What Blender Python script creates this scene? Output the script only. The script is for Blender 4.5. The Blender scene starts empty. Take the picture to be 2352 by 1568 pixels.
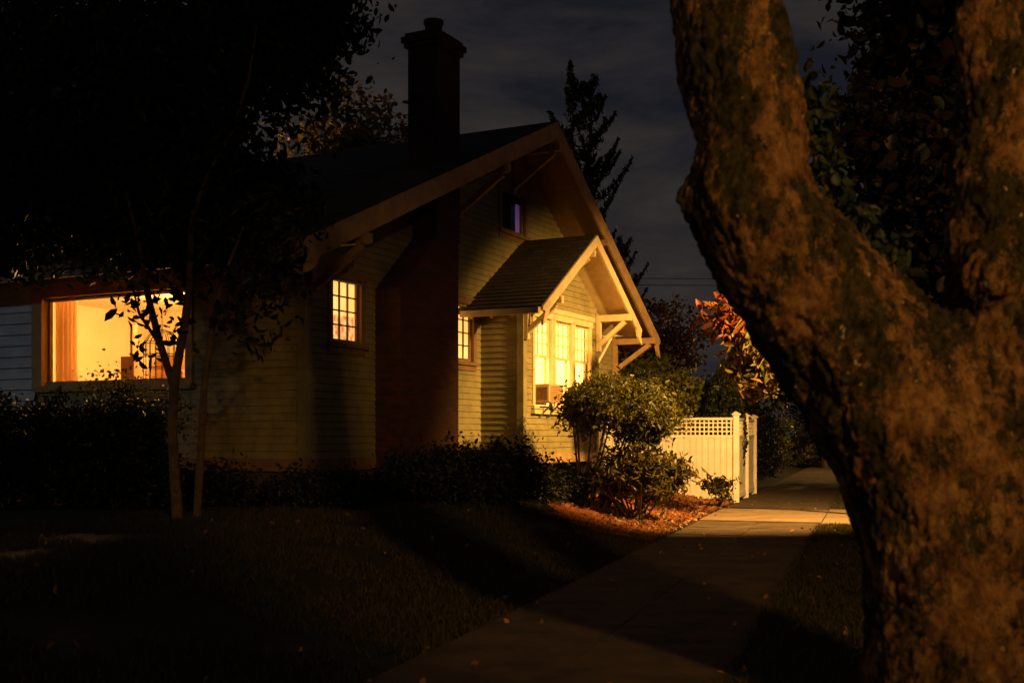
import bpy, math, random
import numpy as np
from mathutils import Vector, noise, Matrix
random.seed(4); rng=np.random.default_rng(4)
S=bpy.context.scene
C=bpy.context.collection
S.view_settings.view_transform='Standard'; S.view_settings.look='None'; S.view_settings.exposure=0

# ------------------------------------------------------------ materials
def newmat(name):
    m=bpy.data.materials.new(name); m.use_nodes=True
    nt=m.node_tree; b=nt.nodes['Principled BSDF']; return m,nt,b
def mat(name,c1,c2=None,scale=4.0,rough=0.75,bump=0.0,bscale=None,stretch=(1,1,1),detail=6,c3=None,spec=0.3):
    m,nt,b=newmat(name); N=nt.nodes; Lk=nt.links
    tc=N.new('ShaderNodeTexCoord'); mp=N.new('ShaderNodeMapping'); mp.inputs['Scale'].default_value=stretch
    Lk.new(tc.outputs['Object'],mp.inputs[0])
    nz=N.new('ShaderNodeTexNoise'); nz.inputs['Scale'].default_value=scale; nz.inputs['Detail'].default_value=detail; nz.inputs['Roughness'].default_value=.65
    Lk.new(mp.outputs[0],nz.inputs['Vector'])
    r=N.new('ShaderNodeValToRGB'); e=r.color_ramp.elements
    c2=c2 or tuple(x*.7 for x in c1)
    e[0].position=.35; e[0].color=(*c1,1); e[1].position=.65; e[1].color=(*c2,1)
    if c3:
        k=e.new(.74); k.color=(*c3,1)
    Lk.new(nz.outputs['Fac'],r.inputs[0]); Lk.new(r.outputs[0],b.inputs['Base Color'])
    b.inputs['Roughness'].default_value=rough; b.inputs['Specular IOR Level'].default_value=spec
    if bump:
        n2=N.new('ShaderNodeTexNoise'); n2.inputs['Scale'].default_value=bscale or scale*4; n2.inputs['Detail'].default_value=8
        Lk.new(mp.outputs[0],n2.inputs['Vector'])
        bp=N.new('ShaderNodeBump'); bp.inputs['Strength'].default_value=bump; bp.inputs['Distance'].default_value=.03
        Lk.new(n2.outputs['Fac'],bp.inputs['Height']); Lk.new(bp.outputs[0],b.inputs['Normal'])
    return m
def leafmat(name,cols,rough=.5,tr=.3):
    m,nt,b=newmat(name); N=nt.nodes; Lk=nt.links
    g=N.new('ShaderNodeNewGeometry'); r=N.new('ShaderNodeValToRGB'); e=r.color_ramp.elements
    e[0].color=(*cols[0],1); e[1].color=(*cols[-1],1)
    for i,c in enumerate(cols[1:-1]):
        k=e.new((i+1)/(len(cols)-1)); k.color=(*c,1)
    Lk.new(g.outputs['Random Per Island'],r.inputs[0]); Lk.new(r.outputs[0],b.inputs['Base Color'])
    b.inputs['Roughness'].default_value=rough; b.inputs['Specular IOR Level'].default_value=.35
    t=N.new('ShaderNodeBsdfTranslucent'); Lk.new(r.outputs[0],t.inputs[0])
    mx=N.new('ShaderNodeMixShader'); mx.inputs[0].default_value=tr
    Lk.new(b.outputs[0],mx.inputs[1]); Lk.new(t.outputs[0],mx.inputs[2])
    Lk.new(mx.outputs[0],N['Material Output'].inputs['Surface'])
    return m
def emat(name,c1,c2,strength,scale=3,stretch=(1,1,1)):
    m,nt,b=newmat(name); N=nt.nodes; Lk=nt.links
    tc=N.new('ShaderNodeTexCoord'); mp=N.new('ShaderNodeMapping'); mp.inputs['Scale'].default_value=stretch
    nz=N.new('ShaderNodeTexNoise'); nz.inputs['Scale'].default_value=scale; nz.inputs['Detail'].default_value=5
    r=N.new('ShaderNodeValToRGB'); e=r.color_ramp.elements; e[0].position=.38; e[1].position=.62; e[0].color=(*c1,1); e[1].color=(*c2,1)
    Lk.new(tc.outputs['Object'],mp.inputs[0]); Lk.new(mp.outputs[0],nz.inputs['Vector']); Lk.new(nz.outputs['Fac'],r.inputs[0])
    Lk.new(r.outputs[0],b.inputs['Emission Color']); b.inputs['Emission Strength'].default_value=strength
    b.inputs['Base Color'].default_value=(*c1,1); return m

M_siding=mat('siding_paint',(.30,.255,.115),(.20,.17,.075),3,.6,.2,20)
M_sidew=mat('white_siding_paint',(.50,.54,.56),(.36,.40,.42),3,.6,.15,20)
M_trim=mat('trim_paint',(.48,.30,.14),(.32,.20,.09),5,.55,.2,25)
M_cream=mat('cream_paint',(.68,.54,.30),(.55,.42,.23),5,.5)
M_brown=mat('window_casing_paint',(.26,.15,.065),(.19,.11,.05),5,.5)
M_found=mat('foundation_concrete',(.08,.07,.055),(.05,.042,.034),3,.9,.4)
M_conc=mat('sidewalk_concrete',(.095,.064,.038),(.04,.029,.02),2.2,.9,.6,30)
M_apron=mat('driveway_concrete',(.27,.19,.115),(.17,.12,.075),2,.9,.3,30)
M_asph=mat('asphalt',(.05,.05,.05),(.035,.035,.035),5,.9,.5,80)
M_grass=mat('lawn_soil',(.018,.016,.006),(.009,.009,.004),1.6,.95,.6,40)
M_mulch=mat('mulch',(.30,.075,.02),(.12,.035,.012),9,.95,.9,40)
M_white=mat('white_paint',(.80,.72,.60),(.68,.60,.49),3,.5)
M_metal=mat('metal_grey',(.18,.18,.17),(.12,.12,.12),6,.45)
M_dark=mat('dark_wood',(.05,.03,.02),(.03,.02,.012),6,.6)
M_stem=mat('stem_bark',(.11,.075,.04),(.06,.04,.022),7,.9,.5,30)
M_roomwall=mat('wall_paint_interior',(.78,.64,.42),(.70,.56,.36),1.3,.8)  # plain paint of the living-room walls
M_ac=mat('ac_plastic',(.55,.36,.18),(.48,.31,.15),4,.5)

def roofmat():
    m,nt,b=newmat('roof_shingles'); N=nt.nodes; Lk=nt.links
    tc=N.new('ShaderNodeTexCoord'); mp=N.new('ShaderNodeMapping'); mp.inputs['Rotation'].default_value=(0,0,math.pi/2)
    br=N.new('ShaderNodeTexBrick'); br.inputs['Scale'].default_value=1
    br.inputs['Brick Width'].default_value=.32; br.inputs['Row Height'].default_value=.13; br.inputs['Mortar Size'].default_value=.012
    br.inputs['Color1'].default_value=(.06,.042,.03,1); br.inputs['Color2'].default_value=(.028,.021,.016,1); br.inputs['Mortar'].default_value=(.008,.008,.008,1)
    Lk.new(tc.outputs['Object'],mp.inputs[0]); Lk.new(mp.outputs[0],br.inputs['Vector']); Lk.new(br.outputs['Color'],b.inputs['Base Color'])
    bp=N.new('ShaderNodeBump'); bp.inputs['Strength'].default_value=.7; bp.inputs['Distance'].default_value=.03; Lk.new(br.outputs['Fac'],bp.inputs['Height']); bp.invert=True
    Lk.new(bp.outputs[0],b.inputs['Normal']); b.inputs['Roughness'].default_value=.9; return m
M_roof=roofmat()
def brickmat():
    m,nt,b=newmat('chimney_brick'); N=nt.nodes; Lk=nt.links
    tc=N.new('ShaderNodeTexCoord'); sp=N.new('ShaderNodeSeparateXYZ'); ad=N.new('ShaderNodeMath'); ad.operation='ADD'; cb=N.new('ShaderNodeCombineXYZ')
    Lk.new(tc.outputs['Object'],sp.inputs[0]); Lk.new(sp.outputs[0],ad.inputs[0]); Lk.new(sp.outputs[1],ad.inputs[1]); Lk.new(ad.outputs[0],cb.inputs[0]); Lk.new(sp.outputs[2],cb.inputs[1])
    br=N.new('ShaderNodeTexBrick'); br.inputs['Scale'].default_value=1
    br.inputs['Brick Width'].default_value=.22; br.inputs['Row Height'].default_value=.075; br.inputs['Mortar Size'].default_value=.007
    br.inputs['Color1'].default_value=(.07,.016,.007,1); br.inputs['Color2'].default_value=(.032,.009,.005,1); br.inputs['Mortar'].default_value=(.035,.02,.012,1)
    Lk.new(cb.outputs[0],br.inputs['Vector']); Lk.new(br.outputs['Color'],b.inputs['Base Color'])
    bp=N.new('ShaderNodeBump'); bp.inputs['Strength'].default_value=.6; bp.inputs['Distance'].default_value=.02; bp.invert=True; Lk.new(br.outputs['Fac'],bp.inputs['Height'])
    Lk.new(bp.outputs[0],b.inputs['Normal']); b.inputs['Roughness'].default_value=.9; return m
M_brick=brickmat()
E_bay=emat('lit_blind_bay',(1.0,.52,.12),(1.0,.42,.085),4.6,1.2)
E_win=emat('lit_curtain',(1.0,.56,.15),(1.0,.42,.09),1.5,2.0)
E_flor=emat('lit_floral_curtain',(1.0,.50,.17),(.62,.16,.04),1.3,14)
E_purple=emat('lit_purple_curtain',(.30,.16,.52),(.08,.03,.20),.17,9,(1,1,.2))  # dim room glow put into the curtain as emission

# ------------------------------------------------------------ mesh helpers
class MB:
    def __init__(s): s.v=[]; s.f=[]
    def hexa(s,p):
        o=len(s.v); s.v+= [tuple(q) for q in p]
        s.f+=[tuple(o+i for i in f) for f in ((0,3,2,1),(4,5,6,7),(0,1,5,4),(1,2,6,5),(2,3,7,6),(3,0,4,7))]
    def box(s,x0,x1,y0,y1,z0,z1):
        x0,x1=sorted((x0,x1)); y0,y1=sorted((y0,y1)); z0,z1=sorted((z0,z1))
        s.hexa([(x0,y0,z0),(x1,y0,z0),(x1,y1,z0),(x0,y1,z0),(x0,y0,z1),(x1,y0,z1),(x1,y1,z1),(x0,y1,z1)])
    def quad(s,*p):
        o=len(s.v); s.v+=[tuple(q) for q in p]; s.f.append(tuple(range(o,o+len(p))))
    def beam(s,a,b,w,h,up=(0,0,1)):
        a=Vector(a); b=Vector(b); d=(b-a).normalized(); u=Vector(up)
        sd=d.cross(u); 
        if sd.length<1e-4: sd=d.cross(Vector((1,0,0)))
        sd.normalize(); u=sd.cross(d).normalized()
        q=[]
        for c in (a,b):
            q+=[c-sd*w/2-u*h/2,c+sd*w/2-u*h/2,c+sd*w/2+u*h/2,c-sd*w/2+u*h/2]
        s.hexa(q)
    def tube(s,pts,rad,n=8,cap=True):
        pts=[Vector(p) for p in pts]; k=len(pts); o=len(s.v)
        for i,p in enumerate(pts):
            d=(pts[min(i+1,k-1)]-pts[max(i-1,0)]).normalized()
            a=d.cross(Vector((0.01,1,0.02))).normalized(); b=d.cross(a)
            r=rad[i] if hasattr(rad,'__len__') else rad
            for j in range(n):
                t=2*math.pi*j/n; s.v.append(tuple(p+a*math.cos(t)*r+b*math.sin(t)*r))
        for i in range(k-1):
            for j in range(n):
                s.f.append((o+i*n+j,o+i*n+(j+1)%n,o+(i+1)*n+(j+1)%n,o+(i+1)*n+j))
        if cap:
            s.f.append(tuple(o+j for j in range(n))[::-1]); s.f.append(tuple(o+(k-1)*n+j for j in range(n)))
    def obj(s,name,m,parent=None,smooth=False,bevel=0):
        me=bpy.data.meshes.new(name); me.from_pydata(s.v,[],s.f); me.update()
        ob=bpy.data.objects.new(name,me); C.objects.link(ob); me.materials.append(m)
        if parent: ob.parent=parent
        if smooth: me.polygons.foreach_set('use_smooth',[True]*len(me.polygons))
        if bevel:
            bv=ob.modifiers.new('b','BEVEL'); bv.width=bevel; bv.segments=2
        return ob
def empty(name,loc=(0,0,0),rz=0):
    e=bpy.data.objects.new(name,None); C.objects.link(e); e.location=loc; e.rotation_euler=(0,0,rz); e.empty_display_size=.3; return e

def leafmesh(name,P,size,m,parent=None,aspect=.5,up=.0,svar=.35):
    P=np.asarray(P,float); n=len(P)
    d=rng.normal(size=(n,3)); d[:,2]+=up; d/=np.linalg.norm(d,axis=1)[:,None]
    a=rng.normal(size=(n,3)); w=np.cross(d,a); w/=np.linalg.norm(w,axis=1)[:,None]
    nn=np.cross(d,w); sz=size*(1+svar*rng.normal(size=n)).clip(.4,1.8)[:,None]
    v=np.empty((n,6,3)); v[:,0]=P-d*sz*.5; v[:,3]=P+d*sz*.5-nn*sz*.06
    v[:,1]=P-d*sz*.16+w*sz*aspect*.46+nn*sz*.1; v[:,2]=P+d*sz*.2+w*sz*aspect*.4+nn*sz*.08
    v[:,5]=P-d*sz*.16-w*sz*aspect*.46+nn*sz*.1; v[:,4]=P+d*sz*.2-w*sz*aspect*.4+nn*sz*.08
    me=bpy.data.meshes.new(name); me.vertices.add(n*6); me.vertices.foreach_set('co',v.ravel())
    idx=(np.arange(n)[:,None]*6+np.array([0,1,2,3,0,3,4,5])).ravel()
    me.loops.add(n*8); me.loops.foreach_set('vertex_index',idx)
    me.polygons.add(n*2); me.polygons.foreach_set('loop_start',np.arange(n*2)*4); me.polygons.foreach_set('loop_total',np.full(n*2,4))
    me.update(calc_edges=True)
    ob=bpy.data.objects.new(name,me); C.objects.link(ob); me.materials.append(m)
    if parent: ob.parent=parent
    return ob
def clumps(c,r,K,n,cr,shell=.55):
    c=np.array(c); r=np.array(r)
    d=rng.normal(size=(K,3)); d/=np.linalg.norm(d,axis=1)[:,None]
    rr=(shell+(1-shell)*rng.random(K))[:,None]; cc=c+d*rr*r
    s=cr*(.6+.8*rng.random(K))
    P=np.repeat(cc,n,0)+rng.normal(size=(K*n,3))*np.repeat(s,n)[:,None]*.5
    return P

# ------------------------------------------------------------ ground frame: s along pavement, d to the left of its left edge
O=np.array([-.92,7.36]); DS=np.array([.303,.953]); DS=DS/np.linalg.norm(DS); DN=np.array([-DS[1],DS[0]])
def sd(s_,d_): 
    q=O+DS*s_+DN*d_; return float(q[0]),float(q[1])
def tosd(x,y):
    r=np.array([x,y])-O; return float(r@DS),float(r@DN)
def gh(s_,d_):
    if d_>0:
        k=min(d_/3.2,1); z=.58*k*k*(3-2*k)
        return z+.03*noise.noise(Vector((s_*.5,d_*.5,0)))*min(d_,1)
    if d_>-4.6: return 0.0 if d_>-2.3 else .012+.012*noise.noise(Vector((s_*.7,d_*.7,3)))
    if d_>-13.3: return -.22
    return 0.0
ss=sorted(set([-300,-200,-120,-80,-50,-35]+list(np.arange(-25,45,.5))+[50,60,80,100,150,220,320,500]))
ds=[-500,-300,-150,-80,-40,-25,-18,-13.31,-13.3,-9,-4.61,-4.6]+list(np.arange(-4.4,6,.3))+[7,8,10,13,18,25,40,80,150,300,500]
g=MB()
for a in ss:
    for b in ds:
        x,y=sd(a,b); g.v.append((x,y,gh(a,b)))
nd=len(ds)
for i in range(len(ss)-1):
    for j in range(nd-1):
        g.f.append((i*nd+j,i*nd+j+1,(i+1)*nd+j+1,(i+1)*nd+j))
gr=g.obj('ground',M_grass,smooth=True)
g=MB(); a=-14.0
while a<75:
    L=1.5; 
    tl=[random.uniform(-.004,.006) for _ in range(4)]
    for (d0,d1) in ((-2.2,-1.105),(-1.095,0)):
        q=[sd(a+.012,d0),sd(a+L-.012,d0),sd(a+L-.012,d1),sd(a+.012,d1)]
        g.hexa([(x,y,-.05) for x,y in q]+[(x,y,.022+t) for (x,y),t in zip(q,tl)])
    a+=L
g.obj('sidewalk',M_conc)
g=MB()
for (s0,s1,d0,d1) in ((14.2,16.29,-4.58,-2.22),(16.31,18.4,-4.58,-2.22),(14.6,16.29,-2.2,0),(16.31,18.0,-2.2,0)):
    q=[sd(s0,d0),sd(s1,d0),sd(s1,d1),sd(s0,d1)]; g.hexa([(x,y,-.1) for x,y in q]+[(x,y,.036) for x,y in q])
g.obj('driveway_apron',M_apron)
g=MB(); q=[sd(-200,-13.1),sd(400,-13.1),sd(400,-4.75),sd(-200,-4.75)]; g.quad(*[(x,y,-.11) for x,y in q][::-1]); g.obj('road',M_asph)
for nm,(d0,d1) in (('kerb',(-4.75,-4.6)),('kerb.001',(-13.25,-13.1))):
    g=MB(); q=[sd(-200,d0),sd(400,d0),sd(400,d1),sd(-200,d1)]
    g.hexa([(x,y,-.25) for x,y in q]+[(x,y,.028) for x,y in q]); g.obj(nm,M_conc)
g=MB(); sa=list(np.arange(10.2,20.4,.2)); da=list(np.arange(.06,2.4,.15))
for a in sa:
    for b in da:
        b2=b*(1 if b<1.2 else 1-.25*math.sin(a*1.3)**2); x,y=sd(a,b2); g.v.append((x,y,gh(a,b2)+.012+.04*random.random()))
for i in range(len(sa)-1):
    for j in range(len(da)-1):
        n_=len(da); g.f.append((i*n_+j,i*n_+j+1,(i+1)*n_+j+1,(i+1)*n_+j))
g.obj('mulch_bed',M_mulch)
def grass(name,s0,s1,d0,d1,n,h,m):
    a=rng.uniform(s0,s1,n); b=rng.uniform(d0,d1,n)
    keep=np.array([noise.noise(Vector((x*.9,y*.9,7)))+.5*noise.noise(Vector((x*4,y*4,7)))>-.30 for x,y in zip(a,b)]); a=a[keep]; b=b[keep]; n=len(a)
    z=np.array([gh(x,y) for x,y in zip(a,b)])
    XY=O+np.outer(a,DS)+np.outer(b,DN); P=np.column_stack([XY,z])
    th=rng.uniform(0,6.28,n); w=np.column_stack([np.cos(th),np.sin(th),np.zeros(n)])*.007
    ln=rng.normal(size=(n,3))*.03; hh=h*(.5+rng.random(n)); ln[:,2]=hh
    v=np.empty((n,3,3)); v[:,0]=P-w; v[:,1]=P+w; v[:,2]=P+ln
    me=bpy.data.meshes.new(name); me.vertices.add(n*3); me.vertices.foreach_set('co',v.ravel())
    me.loops.add(n*3); me.loops.foreach_set('vertex_index',np.arange(n*3)); me.polygons.add(n)
    me.polygons.foreach_set('loop_start',np.arange(n)*3); me.polygons.foreach_set('loop_total',np.full(n,3)); me.update(calc_edges=True)
    ob=bpy.data.objects.new(name,me); C.objects.link(ob); me.materials.append(m)
M_blade=leafmat('grass_blade',[(.025,.025,.008),(.045,.04,.012),(.075,.058,.022)],.7)
grass('lawn_grass',-4,14,-.03,6,150000,.06,M_blade)
grass('verge_grass',-2,14.1,-4.58,-2.15,60000,.06,M_blade)
grass('verge_grass',18.5,32,-4.58,-2.15,30000,.06,M_blade)
P=[]
for i in range(300):
    a=random.uniform(-2,22); b=random.choice([random.uniform(-2.2,.3),random.uniform(0,5),random.uniform(-4.5,-2.2)])
    x,y=sd(a,b); P.append((x,y,gh(a,b)+.035))
for i in range(1400):
    a=random.uniform(11,21); b=abs(random.gauss(0,.8)); x,y=sd(a,b); P.append((x,y,gh(a,b)+.055))
leafmesh('fallen_leaves',P,.06,leafmat('dry_leaf',[(.22,.08,.03),(.45,.25,.10),(.12,.05,.02)]),aspect=.7)

# ------------------------------------------------------------ HOUSE  local x=t along gable wall, y=-p (p outward), z
H=empty('wooden_house',(-3.10,17.0,0),math.atan2(.892,.452))
F=lambda a,o,z:(a,-o,z)
W=lambda a,o,z:(-o,a,z)
def mbox(g,mp,a0,a1,o0,o1,z0,z1):
    p=mp(a0,o0,z0); q=mp(a1,o1,z1); g.box(p[0],q[0],p[1],q[1],p[2],q[2])
RT=6.78; RZ=7.83; SL=.437; SR=.636; T0=-1.36; T1=12.85; PO=1.0; PB=-12.5
def rz(t): return RZ-SL*(RT-t) if t<RT else RZ-SR*(t-RT)
def siding(g,mp,a0,a1,z0,z1,lo,hi,ops,ob,h=.115,lip=.022):
    z=z0
    while z<z1:
        zt=z+h; A0=max(a0,lo(zt)); A1=min(a1,hi(zt))
        if A1>A0+.05:
            segs=[(A0,A1)]
            for (p,q,r,s_) in ops:
                if min(zt,s_)-max(z,r)>h*.5:
                    ns=[]
                    for (x,y) in segs:
                        if q<=x or p>=y: ns.append((x,y)); continue
                        if p>x: ns.append((x,p))
                        if q<y: ns.append((q,y))
                    segs=ns
            for (x,y) in segs:
                j=random.uniform(-.002,.002)
                g.quad(mp(x,ob+lip+j,z),mp(y,ob+lip+j,z),mp(y,ob+.003,zt+.004),mp(x,ob+.003,zt+.004))
                g.quad(mp(x,ob-.01,z),mp(y,ob-.01,z),mp(y,ob+lip+j,z),mp(x,ob+lip+j,z))
        z=zt
WT=1.25
openF=[(.663,1.43,3.05,4.06),(4.4,5.17,3.0,4.06),(6.35,7.4,5.72,6.55)]
g=MB()
zlo=lambda z:(RT-(RZ-.1-z)/SL) if z<RZ-.1 else 99
zhi=lambda z:(RT+(RZ-.1-z)/SR) if z<RZ-.1 else -99
siding(g,F,0,12.4,WT,RZ,lambda z:max(0,zlo(z)),zhi,openF+[(5.55,9.11,1.0,4.0)],0)
g.obj('gable_siding',M_siding,H)
PW=(2.3,5.45,2.46,3.93)
g=MB(); siding(g,W,0,5.75,WT,4.6,lambda z:-9,lambda z:99,[PW],0); g.obj('side_siding',M_siding,H)
g=MB(); siding(g,W,5.66,12,WT,4.6,lambda z:-9,lambda z:99,[],0.035,.19,.06); g.obj('sunroom_siding',M_sidew,H)
g=MB(); g.box(.02,.06,5.7,11.9,WT,4.4); g.box(12.37,12.4,0.03,12,.1,4.2); g.box(0,12.4,11.97,12,.1,4.4); g.obj('rear_walls',M_siding,H)
g=MB()
g.box(.02,12.38,.02,.1,.1,1.05); g.box(.02,.1,.1,12,.1,1.05); g.obj('foundation',M_found,H)
g=MB()
mbox(g,F,-.04,1.86,-.01,.04,1.06,WT); mbox(g,F,3.76,5.5,-.01,.04,1.06,WT); mbox(g,F,9.16,12.42,-.01,.04,1.06,WT)
mbox(g,W,.012,12,-.01,.04,1.06,WT)
g.obj('skirt_board',M_brown,H)
g=MB()
mbox(g,F,-.045,.11,-.1,.045,WT,4.55); mbox(g,F,12.3,12.44,-.1,.045,WT,4.2)
g.obj('corner_boards',M_siding,H)
def slab(g,t0,z0,t1,z1,p0,p1,th):
    g.hexa([(t0,-p1,z0-th),(t1,-p1,z1-th),(t1,-p0,z1-th),(t0,-p0,z0-th),(t0,-p1,z0),(t1,-p1,z1),(t1,-p0,z1),(t0,-p0,z0)])
g=MB(); slab(g,T0,rz(T0),RT,RZ,PB,PO,.10); slab(g,RT,RZ,T1,rz(T1),PB,PO,.10); g.obj('roof',M_roof,H)
g=MB()
slab(g,T0+.02,rz(T0+.02)-.103,RT,RZ-.103,PB+.1,PO-.01,.03); slab(g,RT,RZ-.103,T1-.02,rz(T1-.02)-.103,PB+.1,PO-.01,.03); g.obj('soffit',M_brown,H)
g=MB()
nC=46
for i in range(nC):
    ta=T0+(RT-T0)*i/nC; tb=T0+(RT-T0)*(i+1)/nC
    g.hexa([(ta,-PO-.02,rz(ta)+.002),(tb,-PO-.02,rz(tb)+.002),(tb,-PB,rz(tb)+.002),(ta,-PB,rz(ta)+.002),(ta,-PO-.02,rz(ta)+.022),(tb,-PO-.02,rz(tb)+.008),(tb,-PB,rz(tb)+.008),(ta,-PB,rz(ta)+.022)])
for i in range(40):
    ta=T1-(T1-RT)*i/40; tb=T1-(T1-RT)*(i+1)/40
    g.hexa([(tb,-PO-.02,rz(tb)+.002),(ta,-PO-.02,rz(ta)+.002),(ta,-PB,rz(ta)+.002),(tb,-PB,rz(tb)+.002),(tb,-PO-.02,rz(tb)+.008),(ta,-PO-.02,rz(ta)+.022),(ta,-PB,rz(ta)+.022),(tb,-PB,rz(tb)+.008)])
g.obj('roof_shingles',M_roof,H)
def barge(g,t0,z0,t1,z1,p,dep,th=.05,scroll=True):
    pts=[(t0,z0),(t1,z1),(t1,z1-dep)]
    ll=math.hypot(t1-t0,z1-z0); ux,uz=(t1-t0)/ll,(z1-z0)/ll
    if scroll:
        pts+=[(t0+ux*.35,z0+uz*.35-dep),(t0+ux*.28,z0+uz*.28-dep-.10),(t0+ux*.12,z0+uz*.12-dep-.14),(t0+ux*.0,z0-dep-.12),(t0+ux*.02,z0-dep-.02),(t0+ux*.12,z0+uz*.12-dep+.06),(t0+ux*.1,z0+uz*.1-dep*.55),(t0,z0-dep*.3)]
    else: pts+=[(t0,z0-dep)]
    o=len(g.v); k=len(pts)
    for q in (p,p+th):
        for (a,z) in pts: g.v.append((a,-q,z))
    g.f.append(tuple(range(o,o+k))); g.f.append(tuple(range(o+k,o+2*k))[::-1])
    for i in range(k):
        j=(i+1)%k; g.f.append((o+i,o+j,o+k+j,o+k+i))
g=MB(); barge(g,T0,rz(T0)-.01,RT,RZ-.01,PO+.002,.34); barge(g,T1,rz(T1)-.01,RT,RZ-.01,PO+.004,.34)
g.obj('barge_boards',M_trim,H)
g=MB(); g.box(T0-.02,T0+.02,-PO+.0,-PB,rz(T0)-.26,rz(T0)-.02); g.box(T1-.02,T1+.02,-PO,-PB,rz(T1)-.24,rz(T1)-.02); 
g.box(T0-.14,T0-.025,-PO+.05,-PB,rz(T0)-.14,rz(T0)-.03)
g.obj('eave_fascia',M_brown,H)
def brace(g,t,p0,p1,z,drop=.75,w=.1):
    g.box(t-w/2,t+w/2,-p1,-p0,z-.14,z)
    g.box(t-w/2,t+w/2,-p0-.1,-p0,z-drop-.12,z-.14)
    g.beam((t,-p0-.07,z-drop+.02),(t,-p1+.14,z-.16),w*.9,.09,(1,0,0))
g=MB()
for t in (.08,4.55,RT,9.3,12.3):
    brace(g,t,0.03,PO+.12,rz(t)-.36 if t!=RT else RZ-.45,.78,.12)
g.obj('roof_brackets',M_trim,H)
g=MB()
mbox(g,F,1.87,3.78,-.1,.5,.1,4.0)
g.hexa([(1.87,-.5,4.0),(3.78,-.5,4.0),(3.78,.1,4.0),(1.87,.1,4.0),(3.02,-.5,5.0),(3.78,-.5,5.0),(3.78,.1,5.0),(3.02,.1,5.0)])
mbox(g,F,3.02,3.83,-.08,.5,5.0,8.30)
mbox(g,F,2.97,3.88,-.13,.55,8.301,8.38); mbox(g,F,2.93,3.92,-.17,.59,8.383,8.49); mbox(g,F,2.98,3.87,-.12,.54,8.493,8.56)
g.obj('chimney',M_brick,H,bevel=.008)
g=MB()
g.tube([(3.42,-.2,8.56),(3.42,-.2,8.68),(3.42,-.2,8.80)],[.16,.15,.16],16)
g.tube([(3.42,-.2,8.80),(3.42,-.2,8.86)],[.18,.18],16)
g.obj('chimney_pot',M_dark,H)

def window(pref,mp,a0,a1,z0,z1,cols,rows,em,base=0,case=.11,cm=M_brown,sash=M_cream,sill=True,depth=.13,mw=.022,split=None,lc=None):
    g=MB()
    mbox(g,mp,a0-case,a0,base-.02,base+.045,z0-.02,z1); mbox(g,mp,a1,a1+case,base-.02,base+.045,z0-.02,z1)
    mbox(g,mp,a0-case-.03,a1+case+.03,base-.02,base+.06,z1+.001,z1+case+.03)
    if sill: mbox(g,mp,a0-case-.04,a1+case+.04,base-.02,base+.09,z0-.08,z0-.021); mbox(g,mp,a0-case,a1+case,base-.02,base+.04,z0-.18,z0-.082)
    g.obj(pref+'_casing',cm,H)
    g=MB(); s=.05
    def sashf(x0,x1,y0,y1,o,c,r):
        mbox(g,mp,x0,x0+s,o-.04,o,y0,y1); mbox(g,mp,x1-s,x1,o-.04,o,y0,y1)
        mbox(g,mp,x0+s,x1-s,o-.04,o,y0,y0+s); mbox(g,mp,x0+s,x1-s,o-.04,o,y1-s,y1)
        for i in range(1,c):
            x=x0+s+(x1-x0-2*s)*i/c; mbox(g,mp,x-mw/2,x+mw/2,o-.035,o-.005,y0+s,y1-s)
        for i in range(1,r):
            y=y0+s+(y1-y0-2*s)*i/r; mbox(g,mp,x0+s,x1-s,o-.032,o-.008,y-mw/2,y+mw/2)
    if split:
        sashf(a0,a1,split-.03,z1,base-.02,cols,rows); sashf(a0,a1,z0,split+.02,base-.065,1,1)
    else: sashf(a0,a1,z0,z1,base-.02,cols,rows)
    g.obj(pref+'_sash',sash,H)
    g=MB(); g.quad(mp(a0-.1,base-depth,z0-.1),mp(a1+.1,base-depth,z0-.1),mp(a1+.1,base-depth,z1+.1),mp(a0-.1,base-depth,z1+.1)); g.obj(pref+'_blind',em,H)
window('small_window',F,.663,1.43,3.06,4.06,3,4,E_win,sash=M_brown)
g=MB(); mbox(g,F,.68,1.42,-.105,-.1,3.08,3.5); g.obj('cafe_curtain',E_flor,H)
window('second_window',F,4.4,5.17,3.0,4.06,3,4,E_win,sash=M_brown)
M_black=mat('dark_glass',(.006,.006,.008),(.004,.004,.005),3,.15)
window('attic_window',F,6.35,7.4,5.72,6.55,1,1,M_black,sash=M_brown)
g=MB()
for i in range(4):
    t=7.18+i*.045; 
    g.quad(F(t,-.09+.03*(i%2),5.74),F(t+.045,-.09+.03*((i+1)%2),5.74),F(t+.045,-.09+.03*((i+1)%2),6.36),F(t,-.09+.03*(i%2),6.36))
g.obj('attic_curtain',E_purple,H)

BP=.9; B0=5.52; B1=9.14; BC=7.36; BZ=5.62; BS=.66
def bz(t): return BZ-BS*abs(t-BC)
wins=[(5.99,6.74),(6.95,7.74),(7.92,8.70)]
g=MB()
siding(g,F,B0,B1,WT,BZ,lambda z:BC-(BZ-.08-z)/BS if z<BZ-.08 else 99,lambda z:BC+(BZ-.08-z)/BS if z<BZ-.08 else -99,[(w[0],w[1],2.2,3.9) for w in wins],BP)
siding(g,lambda a,o,z:(B0-o,-a,z),0,BP,WT,4.35,lambda z:-9,lambda z:99,[],0)
siding(g,lambda a,o,z:(B1+o,-a,z),0,BP,WT,4.35,lambda z:-9,lambda z:99,[],0)
g.obj('bay_siding',M_siding,H)
g=MB(); mbox(g,F,B0-.04,B0+.1,BP-.1,BP+.04,WT,4.25); mbox(g,F,B1-.1,B1+.04,BP-.1,BP+.04,WT,4.25)
g.obj('bay_corner_boards',M_siding,H)
g=MB(); mbox(g,F,B0-.045,B1+.045,0.05,BP+.045,1.06,WT); g.obj('bay_skirt',M_trim,H)
g=MB(); 
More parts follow.
